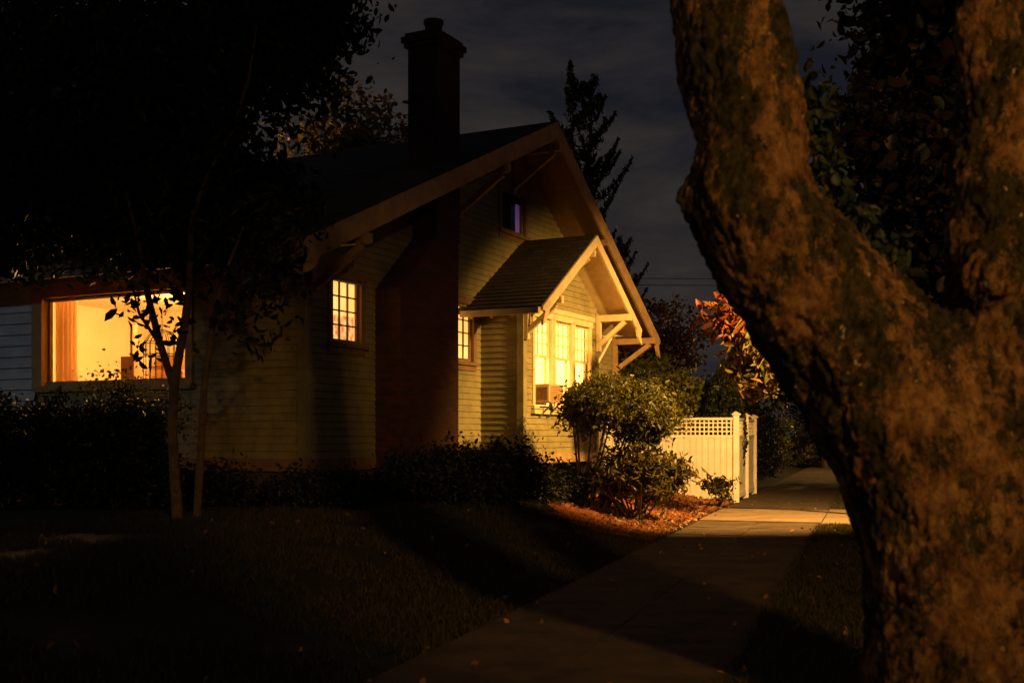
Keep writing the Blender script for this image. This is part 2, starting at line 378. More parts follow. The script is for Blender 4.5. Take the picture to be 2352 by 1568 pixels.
for x in (B0+.1,B1-.5): mbox(g,F,x,x+.35,BP-.4,BP-.05,.1,1.05)
mbox(g,F,B0+.02,B1-.02,.05,BP-.5,.1,1.05)
g.obj('bay_foundation',M_found,H)
for i,w in enumerate(wins):
    window('bay_window_%d'%(i+1),F,w[0],w[1],2.2,3.9,3,3,E_bay,base=BP,case=.095,cm=M_cream,sash=M_cream,split=3.16,depth=.15,mw=.024)
g=MB(); mbox(g,F,5.82,8.87,BP+.062,BP+.09,4.03,4.12); mbox(g,F,5.85,8.84,BP-.02,BP+.1,2.02,2.10); g.obj('bay_window_head',M_cream,H)
BO=1.62; BE=2.55
g=MB()
tl=BC-BE; tr=BC+BE; ze=BZ-BS*BE
slab(g,tl,ze,BC,BZ,-.6,BO,.07); slab(g,BC,BZ,tr,ze,-.6,BO,.07)
nb=20
for i in range(nb):
    ta=tl+BE*i/nb; tb=tl+BE*(i+1)/nb
    g.hexa([(ta,-BO-.02,bz(ta)+.002),(tb,-BO-.02,bz(tb)+.002),(tb,.6,bz(tb)+.002),(ta,.6,bz(ta)+.002),(ta,-BO-.02,bz(ta)+.024),(tb,-BO-.02,bz(tb)+.008),(tb,.6,bz(tb)+.008),(ta,.6,bz(ta)+.024)])
g.obj('bay_roof',M_roof,H)
g=MB(); slab(g,tl+.03,bz(tl+.03)-.073,BC,BZ-.073,.02,BO-.01,.025); slab(g,BC,BZ-.073,tr-.03,bz(tr-.03)-.073,.02,BO-.01,.025)
g.obj('bay_soffit',M_cream,H)
g=MB(); barge(g,tl,ze-.005,BC,BZ-.005,BO+.002,.22,.045); barge(g,tr,ze-.005,BC,BZ-.005,BO+.004,.22,.045)
g.obj('bay_barge_boards',M_cream,H)
g=MB(); g.box(tl-.11,tl-.0,-BO+.0,0,ze-.13,ze-.02); g.box(tr,tr+.1,-BO,0,ze-.13,ze-.02)
for p in np.arange(.15,1.5,.42): g.beam((tl+.05,-p,ze-.12),(tl+.75,-p,ze-.12+.7*BS),.05,.1)
g.obj('bay_gutter',M_cream,H)
g=MB(); brace(g,B0+.03,BP+.02,BO+.1,4.2,.66,.1); brace(g,B1-.03,BP+.02,BO+.1,4.2,.66,.1)
brace(g,BC,BP+.02,BO+.0,BZ-.3,.5,.08)
g.obj('bay_brackets',M_cream,H)
g=MB(); mbox(g,F,6.04,6.69,BP-.1,BP+.32,2.24,2.60)
g.obj('air_conditioner',M_ac,H,bevel=.02)
g=MB()
for i in range(9): mbox(g,F,6.08,6.65,BP+.321,BP+.335,2.28+i*.033,2.292+i*.033)
for i in range(8): g.box(6.025,6.038,-BP-.28+i*.03,-BP-.268+i*.03,2.3,2.54)
g.obj('ac_grille',M_brown,H)
g=MB(); g.beam(F(6.2,BP+.02,1.95),F(6.2,BP+.3,2.22),.03,.03,(1,0,0)); g.beam(F(6.55,BP+.02,1.95),F(6.55,BP+.3,2.22),.03,.03,(1,0,0)); g.obj('ac_support',M_metal,H)
g=MB(); g.tube([F(10.0,1.0,3.95),F(9.9,.6,3.2),F(10.1,.1,2.2),F(10.1,.08,.5)],.03,8); g.obj('downpipe',M_white,H)

g=MB()
a0,a1,z0,z1=PW
mbox(g,W,a0-.14,a0,-.1,.05,z0-.02,z1+.1); mbox(g,W,a1,a1+.24,-.1,.11,z0-.06,z1+.1); mbox(g,W,a0-.16,a1+.24,-.05,.12,z1+.0,z1+.24)
mbox(g,W,a0-.16,a1+.22,-.05,.10,z0-.12,z0-.021)
mbox(g,W,a0,a0+.05,-.09,-.03,z0,z1); mbox(g,W,a1-.05,a1,-.09,-.03,z0,z1); mbox(g,W,a0+.05,a1-.05,-.09,-.03,z1-.05,z1-.001); mbox(g,W,a0+.05,a1-.05,-.09,-.03,z0,z0+.05)
g.obj('picture_window_frame',mat('tan_paint',(.42,.26,.12),(.34,.2,.09),5),H)
g=MB()
x0,x1,y0,y1,zz0,zz1=.12,4.0,1.2,7.2,1.3,4.15
g.quad((x1,y0,zz0),(x1,y1,zz0),(x1,y1,zz1),(x1,y0,zz1)); g.quad((x0,y0,zz0),(x1,y0,zz0),(x1,y0,zz1),(x0,y0,zz1)); g.quad((x0,y1,zz0),(x1,y1,zz0),(x1,y1,zz1),(x0,y1,zz1))
g.quad((x0,y0,zz0),(x1,y0,zz0),(x1,y1,zz0),(x0,y1,zz0)); g.quad((x0,y0,zz1),(x1,y0,zz1),(x1,y1,zz1),(x0,y1,zz1))
g.obj('living_room',M_roomwall,H)
M_curt=leafmat('curtain_cloth',[(.9,.72,.46),(.9,.72,.46)],.9,.7)
g=MB(); k=60
for i in range(k):
    f=lambda j:(.20+.035*math.sin(j*1.1)+.012*math.sin(j*2.7),4.95+.5*j/k)
    xa,ya=f(i); xb,yb=f(i+1); g.quad((xa,ya,1.6),(xb,yb,1.6),(xb,yb,4.0),(xa,ya,4.0))
g.obj('window_curtain',M_curt,H,smooth=True)
g=MB()
g.box(3.4,3.95,5.6,6.3,1.3,3.2); g.box(.9,1.25,4.35,4.66,1.3,2.98); g.box(1.0,1.12,4.48,4.54,2.98,3.55); g.box(3.9,3.97,4.3,4.9,2.7,3.75); g.box(1.6,2.4,2.6,4.2,2.0,2.06)
for y in (2.7,3.1,3.8): g.box(1.5,1.56,y,y+.35,1.4,2.75)
g.box(3.9,3.95,2.9,3.6,2.75,3.7); g.box(3.6,3.95,1.6,2.6,1.4,3.4)
g.obj('living_room_furniture',mat('furniture_wood',(.34,.15,.045),(.22,.09,.03),5),H,bevel=.01)
g=MB()
cx,cy=.75,3.55
for i in range(18):
    a_=2*math.pi*i/18; g.tube([(cx+.27*math.cos(a_),cy+.33*math.sin(a_),2.55),(cx+.27*math.cos(a_),cy+.33*math.sin(a_),3.18),(cx+.15*math.cos(a_),cy+.2*math.sin(a_),3.34),(cx,cy,3.4)],.008,4)
for z in (2.55,2.75,2.97,3.18):
    g.tube([(cx+.27*math.cos(2*math.pi*i/18),cy+.33*math.sin(2*math.pi*i/18),z) for i in range(19)],.009,4)
g.box(cx-.3,cx+.3,cy-.36,cy+.36,2.49,2.54); g.tube([(cx,cy,1.3),(cx,cy,2.5)],.03,6); g.tube([(cx,cy,3.4),(cx,cy,3.75)],.008,4)
g.obj('bird_cage',M_dark,H)
g=MB(); g.tube([(2.6,2.9,3.2),(2.6,2.9,3.5)],[.22,.13],16,cap=False); g.tube([(2.6,2.9,1.3),(2.6,2.9,3.2)],.02,6); g.obj('floor_lamp',emat('lamp_shade',(1,.75,.35),(1,.7,.3),3),H)
def plight(name,loc,e,col,r=.1,parent=None,typ='POINT'):
    l=bpy.data.lights.new(name,typ); l.energy=e; l.color=col; l.shadow_soft_size=r
    o=bpy.data.objects.new(name,l); C.objects.link(o); o.location=loc
    if parent: o.parent=parent
    return o
plight('ceiling_light',(1.9,3.7,3.45),520,(1,.54,.16),.12,H)

# ------------------------------------------------------------ fence
FX,FY=5.31,27.0
Fn=empty('white_fence')
g=MB()
def pan(a,b):
    a=np.array(a);b=np.array(b);L=np.linalg.norm(b-a);u=(b-a)/L
    V=lambda s_,z:(a[0]+u[0]*s_,a[1]+u[1]*s_,z)
    g.beam(V(.06,1.58),V(L-.06,1.58),.05,.07); g.beam(V(.06,2.0),V(L-.06,2.0),.06,.06); g.beam(V(.06,.16),V(L-.06,.16),.05,.12)
    s_=.07
    while s_<L-.1:
        g.beam(V(s_+.07,.2),V(s_+.07,1.55),.022,.135,(u[0],u[1],0)); s_+=.142
    s_=.1
    while s_<L-.1:
        g.beam(V(s_,1.61),V(s_,1.98),.018,.035,(u[0],u[1],0)); s_+=.105
    for z in (1.70,1.80,1.90): g.beam(V(.06,z),V(L-.06,z),.012,.035)
def post(x,y):
    g.box(x-.07,x+.07,y-.07,y+.07,0,2.08); g.box(x-.1,x+.1,y-.1,y+.1,2.083,2.12)
    g.hexa([(x-.085,y-.085,2.12),(x+.085,y-.085,2.12),(x+.085,y+.085,2.12),(x-.085,y+.085,2.12),(x-.02,y-.02,2.17),(x+.02,y-.02,2.17),(x+.02,y+.02,2.17),(x-.02,y+.02,2.17)])
pts=[(FX-.892*4.4,FY+.452*4.4*.35),(FX-.892*2.2,FY+.452*2.2*.35),(FX,FY)]
for i in range(2): pan(pts[i],pts[i+1])
pts2=[(FX,FY),(FX+DS[0]*2.1,FY+DS[1]*2.1),(FX+DS[0]*4.2,FY+DS[1]*4.2)]
for i in range(2): pan(pts2[i],pts2[i+1])
for p in pts+pts2[1:]: post(*p)
g.obj('fence_panels',M_white,Fn)

# ------------------------------------------------------------ street lamps
def lamp(name,x,y,dx,dy,h,e,col,spot=None,aim=None,rad=.12):
    E=empty(name)
    g=MB(); g.tube([(x,y,-.05),(x,y,.5),(x,y,h-.6),(x,y,h)],[.12,.09,.06,.055],12)
    g.tube([(x,y,h-.3),(x+dx*.4,y+dy*.4,h+.15),(x+dx,y+dy,h+.2)],[.035,.035,.03],8)
    g.obj('pole_and_arm',M_metal,E)
    X,Y=x+dx,y+dy
    g=MB(); g.tube([(X-dx*.3,Y-dy*.3,h+.22),(X,Y,h+.26),(X+dx*.25,Y+dy*.25,h+.22)],[.08,.16,.06],12); g.obj('lamp_head',M_metal,E)
    o=plight('bulb',(X,Y,h-.06),e,col,rad,E,'SPOT' if spot else 'POINT')
    if spot:
        o.data.spot_size=math.radians(spot[0]); o.data.spot_blend=spot[1]
        if aim:
            o.rotation_euler=(Vector(aim)-Vector((X,Y,h-.06))).to_track_quat('-Z','Y').to_euler()
    g=MB(); g.tube([(X,Y,h+.1),(X,Y,h+.02)],[.12,.06],12); g.obj('lens',emat('lamp_lens',(1,.7,.3),(1,.7,.3),4),E)
SOD=(1,.53,.13)
lamp('added_rear_lamp',7.1,17.8,-.8,-.1,5.6,9000,SOD,(93,.75),(3.3,23.5,.5))
lamp('added_rear_lamp',5.6,-5.6,-.7,.2,6.6,4300,(1,.50,.13),(33,.8),(2.6,6,3.2),.3)
lamp('added_rear_lamp',-2.3,-11.2,-.8,.1,7.5,560,(1,.60,.22),rad=.5)
x,y=sd(44,-4.3); lamp('added_rear_lamp',x,y,-.9,.3,6.5,2200,SOD)
lamp('added_rear_lamp',-8.6,36.5,-.5,0,7.6,2200,SOD)  # unseen lamp added behind the house to brighten the olive tree
lamp('added_cool_lamp',-13.6,13.0,.1,.05,5.0,130,(.72,.86,1))  # off-frame lamp added to throw cool light on the left siding

# ------------------------------------------------------------ big street tree
Tb=empty('street_tree')
YT=6.0
def T(px,py,dy=0): return ((px-1176)/435.5,YT+dy,1.6+(1000-py)/435.5)
g=MB()
def chain(lst,n=28):
    P=[];R=[]
    for i in range(len(lst)-1):
        a=lst[i];b=lst[i+1]
        for k in range(4):
            f=k/4; P.append([a[0][j]*(1-f)+b[0][j]*f for j in range(3)]); R.append(a[1]*(1-f)+b[1]*f)
    P.append(lst[-1][0]);R.append(lst[-1][1])
    for _ in range(2):
        Q=[P[0]]+[[(P[i-1][j]+2*P[i][j]+P[i+1][j])/4 for j in range(3)] for i in range(1,len(P)-1)]+[P[-1]]; P=Q
        R=[R[0]]+[(R[i-1]+2*R[i]+R[i+1])/4 for i in range(1,len(R)-1)]+[R[-1]]
    g.tube(P,R,n)
q=435.5
chain([(T(2230,1760),300/q),(T(2230,1640),262/q),(T(2215,1400),228/q),(T(2200,1200),228/q),(T(2130,1010),222/q),(T(2030,860),200/q),(T(1905,730),172/q),(T(1800,590),152/q),(T(1718,450),148/q),(T(1722,310),120/q),(T(1680,150),140/q),(T(1668,0),120/q),(T(1650,-250),108/q),(T(1560,-600),90/q),(T(1400,-950),60/q)])
chain([(T(2240,1350),200/q),(T(2290,1050),200/q),(T(2330,800),160/q),(T(2345,560,.1),140/q),(T(2340,300,.15),128/q),(T(2345,0,.2),122/q),(T(2385,-400,.3),100/q),(T(2500,-900,.4),70/q)])
chain([(T(2120,960),140/q),(T(2210,850),130/q),(T(2300,740),120/q)])
for c,r in ((T(1640,455,0),.19),(T(1610,140,0),.15),(T(2235,660,-.22),.17)):
    g.tube([(c[0],c[1]-r*.8,c[2]),(c[0],c[1],c[2]),(c[0],c[1]+r*.8,c[2])],[r*.5,r,r*.5],12)
for c in ((1900,1760),(2480,1770)):
    chain([(T(c[0],c[1],-.1),.1),(T((c[0]+2220)/2,1660,-.1),.2),(T(2220,1500,0),.3)])
tr=g.obj('trunk',M_stem,Tb)
md=tr.modifiers.new('r','REMESH'); md.mode='VOXEL'; md.voxel_size=.016
sm=tr.modifiers.new('s','SMOOTH'); sm.iterations=8; sm.factor=.6
me=bpy.data.meshes.new_from_object(tr.evaluated_get(bpy.context.evaluated_depsgraph_get())); tr.modifiers.clear(); tr.data=me
nv=len(me.vertices); co=np.empty(nv*3); me.vertices.foreach_get('co',co); co=co.reshape(-1,3)
nor=np.empty(nv*3); me.vertex_normals.foreach_get('vector',nor); nor=nor.reshape(-1,3)
dd=np.empty(nv); nf=noise.noise
for i in range(nv):
    x,y,z=co[i]
    wx=nf((x*3,y*3,z*3))*.25
    a=nf((x*2.2,y*2.2,z*1.3))*.05; b=nf((x*6,y*6,z*4+5))*.030
    r=abs(nf((x*13+wx*6,y*13,z*6.5+9))); r2=nf((x*38,y*38,z*26)); r3=abs(nf((x*24+wx*8,y*24,z*14+3)))
    msk=.5+.5*nf((x*3+7,y*3,z*3))
    dd[i]=a+b-.020*(1-min(r*3,1))*msk*1.4-.011*(1-min(r3*3,1))+r2*.009
me.vertices.foreach_set('co',(co+nor*dd[:,None]).ravel()); me.update()
me.polygons.foreach_set('use_smooth',[True]*len(me.polygons))
def barkmat():
    m,nt,b=newmat('tree_bark'); N=nt.nodes; Lk=nt.links
    tc=N.new('ShaderNodeTexCoord'); mp=N.new('ShaderNodeMapping'); mp.inputs['Scale'].default_value=(1,1,.6); Lk.new(tc.outputs['Object'],mp.inputs[0])
    def nz(sc,det,rg=.6):
        n=N.new('ShaderNodeTexNoise'); n.inputs['Scale'].default_value=sc; n.inputs['Detail'].default_value=det; n.inputs['Roughness'].default_value=rg; Lk.new(mp.outputs[0],n.inputs['Vector']); return n
    def ramp(src,els):
        r=N.new('ShaderNodeValToRGB'); e=r.color_ramp.elements
        e[0].position,e[0].color=els[0][0],(*els[0][1],1); e[1].position,e[1].color=els[-1][0],(*els[-1][1],1)
        for p,c in els[1:-1]:
            k=e.new(p); k.color=(*c,1)
        Lk.new(src,r.inputs[0]); return r
    base=ramp(nz(10,10,.8).outputs['Fac'],[(.36,(.055,.026,.011)),(.5,(.22,.115,.045)),(.66,(.42,.25,.10))])
    moss=ramp(nz(22,8,.78).outputs['Fac'],[(.40,(.008,.010,.004)),(.62,(.070,.060,.022))])
    mk=ramp(nz(3.2,13,.80).outputs['Fac'],[(.455,(0,0,0)),(.515,(1,1,1))])
    mx=N.new('ShaderNodeMix'); mx.data_type='RGBA'; Lk.new(mk.outputs[0],mx.inputs[0]); Lk.new(base.outputs[0],mx.inputs[6]); Lk.new(moss.outputs[0],mx.inputs[7])
    li=ramp(nz(15,4,.6).outputs['Fac'],[(.685,(0,0,0)),(.70,(1,1,1))])
    mx2=N.new('ShaderNodeMix'); mx2.data_type='RGBA'; Lk.new(li.outputs[0],mx2.inputs[0]); Lk.new(mx.outputs[2],mx2.inputs[6]); mx2.inputs[7].default_value=(.42,.33,.17,1)
    Lk.new(mx2.outputs[2],b.inputs['Base Color'])
    bm=N.new('ShaderNodeBump'); bm.inputs['Strength'].default_value=1; bm.inputs['Distance'].default_value=.03; Lk.new(nz(45,9,.75).outputs['Fac'],bm.inputs['Height']); Lk.new(bm.outputs[0],b.inputs['Normal'])
    b.inputs['Roughness'].default_value=.95; b.inputs['Specular IOR Level'].default_value=.1; return m
me.materials.clear(); me.materials.append(barkmat())
L_dark=leafmat('dark_leaf',[(.018,.03,.008),(.03,.045,.012),(.045,.05,.018)])
P=np.vstack([clumps((1.0,6.5,7.2),(4.2,3.6,1.7),260,60,.55,.1),clumps((5.5,7.5,7.0),(3,3.6,1.8),160,60,.55,.1)])
P=P[P[:,2]>5.2]
leafmesh('crown',P,.17,L_dark,Tb)

R_t=empty('background_maple_tree')
g=MB()
g.tube([(5.2,10.9,-.1),(5.1,10.9,2.5),(4.6,10.8,4.2),(4.1,10.7,6)],[.16,.13,.1,.04],10)
for i in range(16):
    a_=random.uniform(0,6.28); z=random.uniform(2.6,5.4); l=random.uniform(.8,1.8)
    g.tube([(4.8,10.8,z),(4.8+math.cos(a_)*l*.6,10.8+math.sin(a_)*l*.6,z+.4),(4.6+math.cos(a_)*l,10.8+math.sin(a_)*l,z+.9)],[.05,.03,.01],6)
g.obj('stems',M_stem,R_t)
P=np.vstack([clumps((4.3,10.6,4.4),(1.3,1.5,2.4),190,120,.42,.3),clumps((4.4,10.9,4.2),(.9,.8,1.9),120,110,.35,.1),clumps((5.4,10.6,6.0),(1.8,1.6,1.6),90,80,.45,.2)])
leafmesh('leaves',P,.11,leafmat('maroon_leaf',[(.010,.012,.006),(.016,.016,.008),(.04,.016,.010),(.012,.018,.006)]),R_t,.6)
Iv=empty('ivy_vine')
g=MB(); ip=[T(1850,180,.1),T(1875,350,.05),T(1920,470,.05),T(1990,560,.0),T(2040,640,0)]; g.tube(ip,.012,6); g.obj('vine',M_stem,Iv)
P=[]
for i in range(520):
    k=random.random()*3.99; a_=ip[int(k)]; b_=ip[int(k)+1]; f=k%1
    P.append([a_[j]*(1-f)+b_[j]*f+random.gauss(0,.05) for j in range(3)])
P=np.array(P); P[:,0]+=.05
leafmesh('leaves',P,.075,leafmat('ivy_leaf',[(.02,.032,.012),(.04,.06,.02)]),Iv,.55)

# red/gold magnolia arching near the fence
Mg=empty('magnolia_tree')
g=MB(); 
g.tube([(7.2,20.6,-.1),(6.9,20.6,1.9),(6.1,20.7,3.0),(5.0,20.8,3.6),(4.2,20.9,4.1)],[.10,.09,.06,.04,.015],8)
for i in range(16):
    f=.4+.6*random.random(); c0=(6.2-1.9*f,20.8,3.0+1.0*f); c1=(c0[0]-random.uniform(.1,.7),20.8+random.uniform(-.6,.6),c0[2]+random.uniform(-.9,.6)); g.tube([c0,c1],[.025,.008],5)
g.obj('branches',M_stem,Mg)
def mag(c,r,n,m,nm,s=.2): leafmesh(nm,clumps(c,r,n,15,.26,.2),s,m,Mg,.42,.5)
mag((4.05,21,3.75),(.45,.5,.65),30,leafmat('red_leaf',[(.19,.035,.01),(.12,.035,.012),(.21,.075,.018)],tr=.4),'red_leaves')
mag((4.5,21,2.95),(.7,.6,.7),56,leafmat('gold_leaf',[(.09,.08,.015),(.13,.09,.02),(.16,.085,.02),(.05,.06,.012)],tr=.4),'gold_leaves')

# ------------------------------------------------------------ round shrub + rhododendron beside bay
Bu=empty('round_shrub')
bc=(1.95,20.2); z0=gh(*tosd(*bc))
g=MB()
for i in range(13):
    a_=i*2.4; r0=.08+.012*i; r1=.3+.06*i
    g.tube([(bc[0]-.5+math.cos(a_)*r0,bc[1]+math.sin(a_)*r0,z0-.05),(bc[0]-.35+math.cos(a_)*r0*2.2,bc[1]+math.sin(a_)*r0*2,z0+.6),(bc[0]+math.cos(a_)*r1,bc[1]+math.sin(a_)*r1*.8,1.75+.2*random.random())],[.03,.024,.012],7)
g.obj('stems',M_stem,Bu)
L_sh=leafmat('shrub_leaf',[(.06,.065,.012),(.11,.105,.02),(.19,.16,.032)],.4,.4)
P=np.vstack([clumps((1.75,20.2,2.12),(.95,.85,.42),120,95,.24,.45),clumps((2.35,20.2,1.98),(.7,.75,.5),80,95,.22,.4)])
leafmesh('leaves',P,.07,L_sh,Bu,.5)
Rh=empty('rhododendron_bush')
g=MB()
for i in range(26):
    a_=random.uniform(0,6.28); l=random.uniform(.35,.85); b0=(2.15+random.gauss(0,.1),19.9+random.gauss(0,.1))
    z0=gh(*tosd(*b0)); g.tube([(b0[0],b0[1],z0-.03),(b0[0]+math.cos(a_)*l*.5,b0[1]+math.sin(a_)*l*.5,z0+.3),(b0[0]+math.cos(a_)*l,b0[1]+math.sin(a_)*l,z0+.35+random.random()*.6)],[.022,.016,.008],6)
g.obj('stems',M_stem,Rh)
P=np.vstack([clumps((2.2,19.9,.95),(.85,.7,.42),80,34,.22,.3),clumps((2.75,20.2,.8),(.45,.5,.4),34,30,.2,.3)])
leafmesh('leaves',P,.13,leafmat('rhodo_leaf',[(.05,.06,.014),(.10,.085,.02),(.19,.11,.03)],.4,.4),Rh,.33)
Rs=empty('small_shrub')
P=clumps((4.45,24.6,.45),(.4,.35,.3),26,14,.16,.3); leafmesh('leaves',P,.13,bpy.data.materials['rhodo_leaf'],Rs,.3)
g=MB()
for i in range(8): g.tube([(4.45,24.6,0),(4.45+random.uniform(-.3,.3),24.6+random.uniform(-.3,.3),.6)],[.012,.006],5)
g.obj('stems',M_stem,Rs)

L_low=leafmat('box_leaf',[(.012,.016,.006),(.02,.026,.008),(.032,.036,.013)])
def shrub(name,cs,m,size,K,n,cr=.2,asp=.5):
    E=empty(name); PP=[]; g=MB()
    for c,r in cs:
        PP.append(clumps(c,r,K,n,cr,.35))
        zg=gh(*tosd(c[0],c[1]))
        for i in range(9):
            a_=random.uniform(0,6.28); k=random.random()*.8
            g.tube([(c[0],c[1],zg-.05),(c[0]+math.cos(a_)*r[0]*k*.5,c[1]+math.sin(a_)*r[1]*k*.5,(zg+c[2])/2),(c[0]+math.cos(a_)*r[0]*k,c[1]+math.sin(a_)*r[1]*k,c[2]+r[2]*.5)],[.03,.02,.008],5)
    g.obj('stems',M_stem,E); P=np.vstack(PP); P=P[P[:,2]>.15]
    leafmesh('leaves',P,size,m,E,asp); return E
shrub('foundation_shrub',[((-1.35,16.9,.95),(.75,.6,.4)),((-.65,17.6,1.05),(.7,.6,.42)),((-.1,18.2,1.05),(.6,.6,.42))],L_low,.065,80,70)
shrub('foundation_shrub',[((.45,19.4,.85),(.55,.5,.42)),((.95,20.1,.7),(.5,.45,.35))],L_low,.065,60,50)
shrub('foundation_shrub',[((-2.7,15.9,.80),(.9,.6,.25)),((-4.2,15.6,.85),(.9,.7,.3))],L_low,.065,80,60)
shrub('hedge',[((-8.6,16.9,1.35),(1.6,.7,.85)),((-6.9,16.5,1.35),(1.4,.7,.85)),((-5.6,16.0,1.3),(.9,.7,.8))],L_low,.075,190,80)

St=empty('slender_tree'); Y4=14.0
def Q4(px,py,dy=0): return ((px-1176)/186.6,Y4+dy,1.6+(1000-py)/186.6)
g=MB()
g.tube([Q4(412,1240),Q4(402,1100),Q4(396,980),Q4(402,870),Q4(425,740),Q4(436,640),Q4(441,500),Q4(475,410),Q4(535,300),Q4(572,180),Q4(590,60)],[.075,.065,.06,.06,.05,.045,.036,.03,.025,.018,.008],10)
g.tube([Q4(400,890),Q4(368,790),Q4(340,680),Q4(322,570),Q4(290,440)],[.05,.045,.04,.03,.012],9)
g.tube([Q4(440,1230,.2),Q4(450,1050,.2),Q4(458,900,.2),Q4(478,760,.15),Q4(500,660,.1),Q4(560,520)],[.05,.05,.045,.04,.03,.012],9)
g.tube([Q4(366,790),Q4(320,720),Q4(300,640)],[.025,.018,.008],6)
g.tube([Q4(430,700),Q4(400,640),Q4(380,560),Q4(330,460)],[.025,.02,.015,.006],6)
g.tube([Q4(441,500),Q4(500,520),Q4(560,470),Q4(640,430)],[.02,.015,.012,.005],6)
g.obj('stems',mat('smooth_bark',(.16,.10,.045),(.08,.05,.026),9,.85,.4,40),St)
P=[]
for (px,py,r,n) in ((300,690,.16,26),(340,730,.2,34),(385,690,.16,24),(410,770,.2,30),(330,800,.14,14),(520,740,.2,26),(560,690,.25,50),(600,760,.3,60),(640,660,.3,80),(380,560,.4,120),(300,560,.4,110),(450,600,.35,90),(600,600,.4,140),(640,520,.4,150),(560,300,.4,130),(500,380,.4,150),(430,480,.4,150)):
    c=Q4(px,py); P.append(np.array(c)+rng.normal(size=(n,3))*r*.6)
leafmesh('leaves',np.vstack(P),.13,L_low,St,.45)

Dt=empty('dark_broadleaf_tree')
g=MB(); g.tube([(-8.9,15.0,.3),(-8.7,15.0,3),(-7.6,15.3,5.2),(-6,15.8,7.5)],[.22,.18,.15,.05],10)
for i in range(22):
    a_=random.uniform(0,6.28); z=random.uniform(4.6,7); l=random.uniform(1.2,2.6)
    g.tube([(-6.8,15.6,z-.4),(-6.2+math.cos(a_)*l*.5,15.6+math.sin(a_)*l*.4,z),(-5.6+math.cos(a_)*l,15.6+math.sin(a_)*l*.6,z+.6)],[.06,.035,.012],6)
g.obj('trunk',M_dark,Dt)
P=np.vstack([clumps((-5.4,15.6,6.4),(2.6,2.0,2.5),330,100,.5,.15),clumps((-3.2,15.6,7.2),(1.3,1.1,1.0),120,85,.4,.15),clumps((-7.6,15,5.6),(1.8,2,2.5),170,100,.5,.15),clumps((-4.4,15.2,4.7),(1.6,.8,.8),150,80,.35,.2)])
P=P[(P[:,2]>3.6)]
L_dt=leafmat('dark_tree_leaf',[(.008,.012,.004),(.014,.02,.007),(.026,.03,.012)])
leafmesh('crown',P,.13,L_dt,Dt,.5)
P=np.vstack([clumps((-6.9,15,4.05),(1.2,.7,.32),40,40,.25,.1),clumps((-8.5,15,3.9),(1,.7,.4),40,40,.25,.1)])
leafmesh('low_boughs',P,.1,L_dt,Dt,.5)
L_dog=leafmat('window_plant_leaf',[(.05,.06,.02),(.12,.11,.03)])
E=shrub('window_shrub',[((-5.9,17.0,2.1),(.55,.4,.6)),((-5.3,16.9,1.9),(.45,.4,.5))],L_dog,.06,46,26,.24)

def backtree(name,c,r,K,n,cr,size,m):
    E=empty(name); g=MB()
    g.tube([(c[0],c[1],0),(c[0],c[1],c[2]-r[2]*.3),(c[0]+.3,c[1],c[2]+r[2]*.6)],[.25,.16,.04],8)
    for i in range(16):
        a_=random.uniform(0,6.28); z=c[2]-r[2]*.5+random.random()*r[2]; l=random.uniform(.5,.95)
        g.tube([(c[0],c[1],z-.5),(c[0]+math.cos(a_)*r[0]*l,c[1]+math.sin(a_)*r[1]*l,z+.5)],[.06,.015],5)
    g.obj('trunk',M_stem,E); leafmesh('crown',clumps(c,r,K,n,cr,.25),size,m,E,.6)
L_ol=leafmat('olive_leaf',[(.16,.12,.02),(.24,.16,.035),(.12,.10,.02)],.5,.5)
L_far=leafmat('far_leaf',[(.02,.03,.01),(.04,.045,.015)])
L_warm=leafmat('autumn_leaf',[(.12,.07,.025),(.2,.09,.03),(.07,.06,.02)])
L_lime=leafmat('lime_leaf',[(.12,.13,.025),(.20,.19,.045),(.08,.09,.025)],.45,.4)
backtree('olive_tree',(-4.4,32,8.9),(2.6,2.2,2.2),150,60,.6,.17,L_ol)
backtree('autumn_tree',(5.2,40,4.6),(1.7,1.6,1.8),110,45,.45,.14,L_warm)
backtree('garden_tree',(3.9,33,2.8),(1.2,1.2,1.3),90,60,.35,.12,L_lime)
backtree('garden_tree',(4.6,30.0,2.3),(1.0,.9,.9),80,60,.3,.11,L_lime)
backtree('garden_tree',(3.6,42,5.5),(1.3,1.3,2.2),100,50,.45,.15,L_far)
backtree('street_side_tree',(15.5,56,6),(5,4,4),200,60,.9,.3,L_far)
backtree('street_side_tree',(22,45,6),(5,4,4),200,60,.9,.3,L_far)
backtree('street_side_tree',(14.2,42,6),(2.8,2.5,3.4),220,60,.7,.25,L_far)
backtree('street_side_tree',(-16,30,6),(5,4,5),240,70,.9,.3,L_far)
hs=[]
for s_ in np.arange(25.5,37,1.1):
    x,y=sd(s_,1.0); hs.append(((x,y,1.35),(.8,.8,1.35)))
shrub('laurel_hedge',hs,L_far,.12,70,50,.35)
x,y=sd(38.2,.6); shrub('clipped_shrub',[((x,y,.7),(.6,.6,.6)),((x+.4,y+2,1.6),(.9,.9,1.4))],L_lime,.1,50,40,.3)
x,y=sd(52,.5); shrub('clipped_shrub',[((x,y,.9),(1.2,1,.9)),((x+1,y+2,1.9),(1.6,1.4,1.8))],L_lime,.14,60,50,.4)
def cypress(name,x,y,h,r,m):
    E=empty(name); n=5200; z=rng.random(n)**.8*h; rr=r*np.sin(np.clip(z/h*.85+.15,0,1)*math.pi)**.7*(.75+.3*rng.random(n)); a_=rng.random(n)*6.28
    leafmesh('foliage',np.column_stack([x+rr*np.cos(a_),y+rr*np.sin(a_),z+.15]),.1,m,E,.4,1.5)
    g=MB(); g.tube([(x,y,-.05),(x,y,h*.8)],[.07,.02],6); g.obj('trunk',M_stem,E)
cypress('cypress_tree',5.35,28.7,3.35,.55,L_low)
